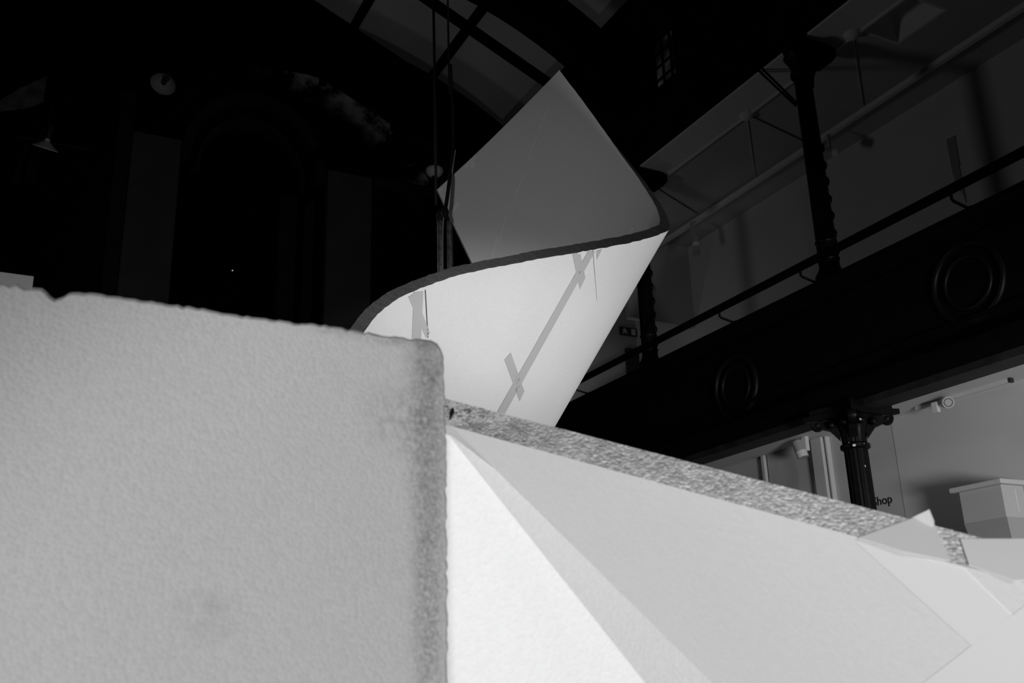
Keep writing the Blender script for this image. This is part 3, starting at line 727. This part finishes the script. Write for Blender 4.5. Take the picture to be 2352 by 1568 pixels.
def tape(quad, name='tape_strip', mt=M_tape, nx=3, ny=14, parent=CS):
    q = [np.array(p, float) for p in quad]; pts = {}; mb = MB(); fs_ = []
    k = 0; vv = []
    for i in range(nx+1):
        for j in range(ny+1):
            u_, v_ = i/nx, j/ny
            p = (q[0]*(1-u_)+q[1]*u_)*(1-v_)+(q[3]*(1-u_)+q[2]*u_)*v_
            h = cast(*p)
            if h is not None: pts[i, j] = len(vv); vv.append(h)
    for i in range(nx):
        for j in range(ny):
            c = [(i,j),(i+1,j),(i+1,j+1),(i,j+1)]
            if all(x in pts for x in c):
                P_ = [vv[pts[x]] for x in c]
                if max(np.linalg.norm(P_[0]-x) for x in P_) < .25: fs_.append([pts[x] for x in c])
    if fs_: mb.add(vv, fs_); return mb.build(name, mt, parent, smooth=60)
tape([(1350,577),(1366,577),(1152,962),(1132,962)], ny=22)
tape([(1158,826),(1173,809),(1204,897),(1193,921)])
tape([(1314,583),(1332,579),(1344,637),(1331,664)])
tape([(1370,576),(1382,572),(1377,582),(1370,596)], ny=4)
tape([(950,661),(972,659),(966,790),(945,790)])
tape([(937,682),(952,672),(987,764),(978,776)])
seam = mat('open_seam', .12, .8); seam2 = mat('fine_seam', .42, .8)
tape([(974.5,657),(977,657),(983.5,775),(981.5,775)], 'seam', seam, nx=1)
tape([(1360,574),(1362,574),(1371,690),(1370.5,690)], 'seam', seam2, nx=1)
ti = mat('inside_tape', .95, .45)
tape([(1066,383),(1090,352),(1094,360),(1072,387)], mt=ti); tape([(1074,368),(1084,364),(1092,381),(1082,388)], mt=ti, ny=4)
tape([(1030,486),(1050,464),(1056,471),(1036,496)], mt=ti); tape([(1006,432),(1014,422),(1018,434),(1009,446)], mt=ti, ny=4)
tape([(1440,546),(1450,523),(1456,524),(1447,546)], mt=ti)
pen = mat('pencil_line', .97, .6)
for a, b in (((1261,235),(1235,310)), ((1235,310),(1212,368)), ((1205,400),(1182,450)), ((1160,500),(1145,560)), ((1142,540),(1128,600))):
    tape([(a[0]-.7,a[1]),(a[0]+.7,a[1]),(b[0]+.7,b[1]),(b[0]-.7,b[1])], 'score_line', pen, nx=1, ny=6)

# ================================================================== FOREGROUND FOAM SLABS
# --- big upright slab on the left
AZ = math.radians(87.7035)
U = np.array([math.sin(AZ), math.cos(AZ), 0]); UZ = np.array([0, 0, 1.0]); NB = np.array([-U[1], U[0], 0])   # NB points away from the viewer
K = at(1022, 790, .95)
def on_slab(px, py):
    r = ray(px, py); t_ = (NB@(K-EYE))/(NB@r); p = EYE+r*t_; return (p-K)@U, p[2]-K[2]
top_px = [(-260,612),(-60,637),(0,645),(40,650),(60,656),(97,660),(106,668),(118,679),(128,682),(150,679),(160,669),(168,667),(250,675),(400,696),(480,708),(500,715),(530,716),(560,722),(655,733),(668,738),(690,740),(696,737),(760,747),(880,766),(960,776),(995,780),(1008,786),(1016,797),(1021,818),(1024,850),(1026,905),(1027,960),(1028,1080),(1030,1250),(1032,1400),(1033,1568)]
prof = [on_slab(*p) for p in top_px]
pl = []
for (a, b) in zip(prof[:-1], prof[1:]):
    d = math.hypot(b[0]-a[0], b[1]-a[1]); n = max(1, int(d/.004))
    for i in range(n):
        t_ = i/n; x, z = a[0]+(b[0]-a[0])*t_, a[1]+(b[1]-a[1])*t_
        nx_, nz_ = (b[1]-a[1])/d, -(b[0]-a[0])/d
        j = (random.random()-.5)*.0022
        pl.append((x+nx_*j, z+nz_*j))
pl.append(prof[-1]); pl.append((prof[-1][0]+.002, -K[2])); pl.append((prof[0][0], -K[2]))
W3 = lambda x, z, d=0: K+U*x+UZ*z+NB*d
slabL = thing('foam_slab', 'large upright white foam slab filling the lower left, chipped top edge, dirty right edge', 'foam slab', tuple(W3(-.3, -K[2])))
n = len(pl)
bev = .004
cxm, czm = -.5, -.6
ins = []
for i, (x, z) in enumerate(pl):
    dx, dz = cxm-x, czm-z; l = math.hypot(dx, dz); ins.append((x+dx/l*bev, z+dz/l*bev))
loop0 = [W3(x, z, 0) for x, z in ins]; loop1 = [W3(x, z, .004) for x, z in pl]; loop2 = [W3(x, z, .08) for x, z in pl]
mb = MB().add(loop0+loop1+loop2, [tuple(range(n)), tuple(range(3*n-1, 2*n-1, -1))]+[(k*n+i, k*n+(i+1) % n, (k+1)*n+(i+1) % n, (k+1)*n+i) for k in (0, 1) for i in range(n)])
def ow(px, py): x, z = on_slab(px, py); p = W3(x, z); return tuple(np.array(p)-np.array(slabL.location))
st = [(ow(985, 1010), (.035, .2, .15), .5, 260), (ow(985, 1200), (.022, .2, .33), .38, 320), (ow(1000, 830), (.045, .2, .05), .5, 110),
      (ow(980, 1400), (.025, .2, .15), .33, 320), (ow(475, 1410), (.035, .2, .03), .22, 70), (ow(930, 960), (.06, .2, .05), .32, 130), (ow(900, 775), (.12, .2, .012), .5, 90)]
M_fL = foam('grubby_bead_foam', .41, cell=300, bstr=.25, gvar=.04, stains_and_tone=st, blotch=.02)
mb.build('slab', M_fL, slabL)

# --- leaning slab on the right: its cut edge is the speckled band, its underside faces the viewer
A = at(1036, 978, 1.1); B = at(2352, 1337, .85); C = at(1640, 1568, 1.05)
n3 = un(np.cross(B-A, C-A)); n3 = n3 if n3@(EYE-A) > 0 else -n3
u3 = un(B-A); e3 = un(C-A)
v3 = np.cross(u3, n3); v3 = v3 if v3@e3 < 0 else -v3                # up, out of the cut edge
T3 = .053
A0 = A-u3*.05; B1 = A+(B-A)*1.45
kE = (B1[2]-.004)/(A[2]-C[2]); D = A+(C-A)*kE; E_ = B1+(C-A)*kE
slabR = thing('foam_slab', 'white foam slab leaning over on the right, with speckled cut edge and tape at its corner', 'foam slab', tuple(np.array([E_[0], E_[1], 0])))
# front (underside) and back: subdivided edge strip with beads standing proud
dirt_and_tone = [(tuple(A+v3*0-n3*.03-np.array(slabR.location)), (.05,.05,.05), .9, 25)]
dirt_and_tone.append((tuple(A+u3*.06-np.array(slabR.location)), (.3,.3,.3), .45, 30))  # broad darker patch over the inner end of the cut edge
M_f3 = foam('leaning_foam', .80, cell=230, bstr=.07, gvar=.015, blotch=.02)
M_f3e = foam('cut_foam_edge', .66, cell=270, bstr=.5, gvar=.32, stains_and_tone=dirt_and_tone, blotch=.03)
back = -n3*T3
side = un(np.cross(e3, n3)); side = side if side@u3 > 0 else -side
A_b = A+back+u3*.06; B1_b = B1+back; D_b = D+back+u3*.09; E_b = E_+back
mb = MB().add([A0, B1, E_, D, A, A_b, B1_b, E_b, D_b, A0+back], [(0,1,2,3,4), (9,5,8,7,6), (1,6,7,2), (2,7,8,3), (3,8,5,4), (0,4,5,9)])
mb.build('slab', M_f3, slabR)
LN = np.linalg.norm(B1-A0); nu, nvv = 620, 22; vv = []; ff = []
def h2(i, j): 
    return math.sin(i*12.9898+j*78.233)*43758.5453 % 1
for i in range(nu+1):
    for j in range(nvv+1):
        x = i/nu*LN; y = j/nvv
        hgt = (rng.random()-.5)*.0009 if 0 < j < nvv else (rng.random()-.5)*.001
        vv.append(A0+u3*x+back*y+v3*hgt)
for i in range(nu):
    for j in range(nvv): a = i*(nvv+1)+j; ff.append((a, a+nvv+1, a+nvv+2, a+1))
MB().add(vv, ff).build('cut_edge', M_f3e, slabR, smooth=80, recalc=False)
# little pit at the inner corner of the cut edge
pt_ = lambda px, py: A+0*n3 if False else (EYE+ray(px,py)*((v3@(A-EYE))/(v3@ray(px,py)))+v3*.0012)
MB().prism([pt_(*q_) for q_ in ((1034,944),(1038,938),(1043,940),(1044,949),(1040,954),(1036,962),(1032,966),(1033,952))], -v3*.0009).build('pit', M_black, slabR)
# tape wrapped over the edge, with a raised pucker
def in3(px, py, lift):                                # point on the slab underside
    r = ray(px, py); t_ = (n3@(A-EYE))/(n3@r); return EYE+r*t_+n3*lift
def one3(px, py, lift):                               # point on the cut edge
    r = ray(px, py); t_ = (v3@(A-EYE))/(v3@r); return EYE+r*t_+v3*lift
def patch(pts, fn, lift, name, mt, back_v): MB().prism([fn(x, y, lift) for x, y in pts], back_v).build(name, mt, slabR)
patch([(1966,1243),(2225,1304),(2420,1470),(2326,1416),(2232,1483)][:1]+[(2215,1306),(2352,1440),(2352,1585),(2231,1481)], in3, .0005, 'tape_strip', M_tape2, -n3*.0004)
patch([(2231,1481),(2420,1340),(2480,1600),(2300,1640),(2090,1590)], in3, .0007, 'tape_strip', M_tape2, -n3*.0003)
patch([(1972,1237),(2130,1180),(2150,1215),(2182,1290),(2080,1270)], one3, .0016, 'tape_strip', mat('edge_tape', .8, .5), -v3*.0012)
patch([(2205,1240),(2360,1240),(2420,1330),(2330,1336),(2225,1300)], one3, .0016, 'tape_strip', mat('edge_tape', .84, .5), -v3*.0012)
q0, q1, q2 = one3(2095,1190,.001), one3(2146,1200,.001), one3(2130,1192,.011)
q3 = one3(2140,1215,.002)
MB().add([q0, q1, q2, q3], [(0,1,2),(1,3,2),(3,0,2),(0,3,1)]).build('tape_pucker', M_tape2, slabR)

# --- bright slab standing behind the leaning one
P1, P2, P3 = at(1036, 1000, 1.118), at(1640, 1568, 1.185), at(1036, 1568, 1.10)
n1 = un(np.cross(P2-P1, P3-P1)); n1 = n1 if n1@(EYE-P1) > 0 else -n1
def on1(px, py): r = ray(px, py); t_ = (n1@(P1-EYE))/(n1@r); return EYE+r*t_
poly = [on1(*p) for p in ((985, 985), (1036, 1000), (1300, 1200), (1900, 1420), (2000, 1900), (985, 1900))]
zmin = min(p[2] for p in poly)
slabM = thing('foam_slab', 'bright white foam slab wedged between the upright slab and the leaning slab', 'foam slab', (*poly[-1][:2], 0))
down = un(poly[-1]-poly[0]); k = (poly[-1][2]-.0)/(-down[2]); poly[-1] = poly[-1]+down*k
k = (poly[-2][2])/(-down[2]); poly[-2] = poly[-2]+down*k
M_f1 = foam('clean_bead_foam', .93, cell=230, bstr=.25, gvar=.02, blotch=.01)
MB().prism(poly, un(P1-EYE)*.06).build('slab', M_f1, slabM)
#print('n1', CAMM@n1, 'n3', CAMM@n3, 'zmin', zmin)
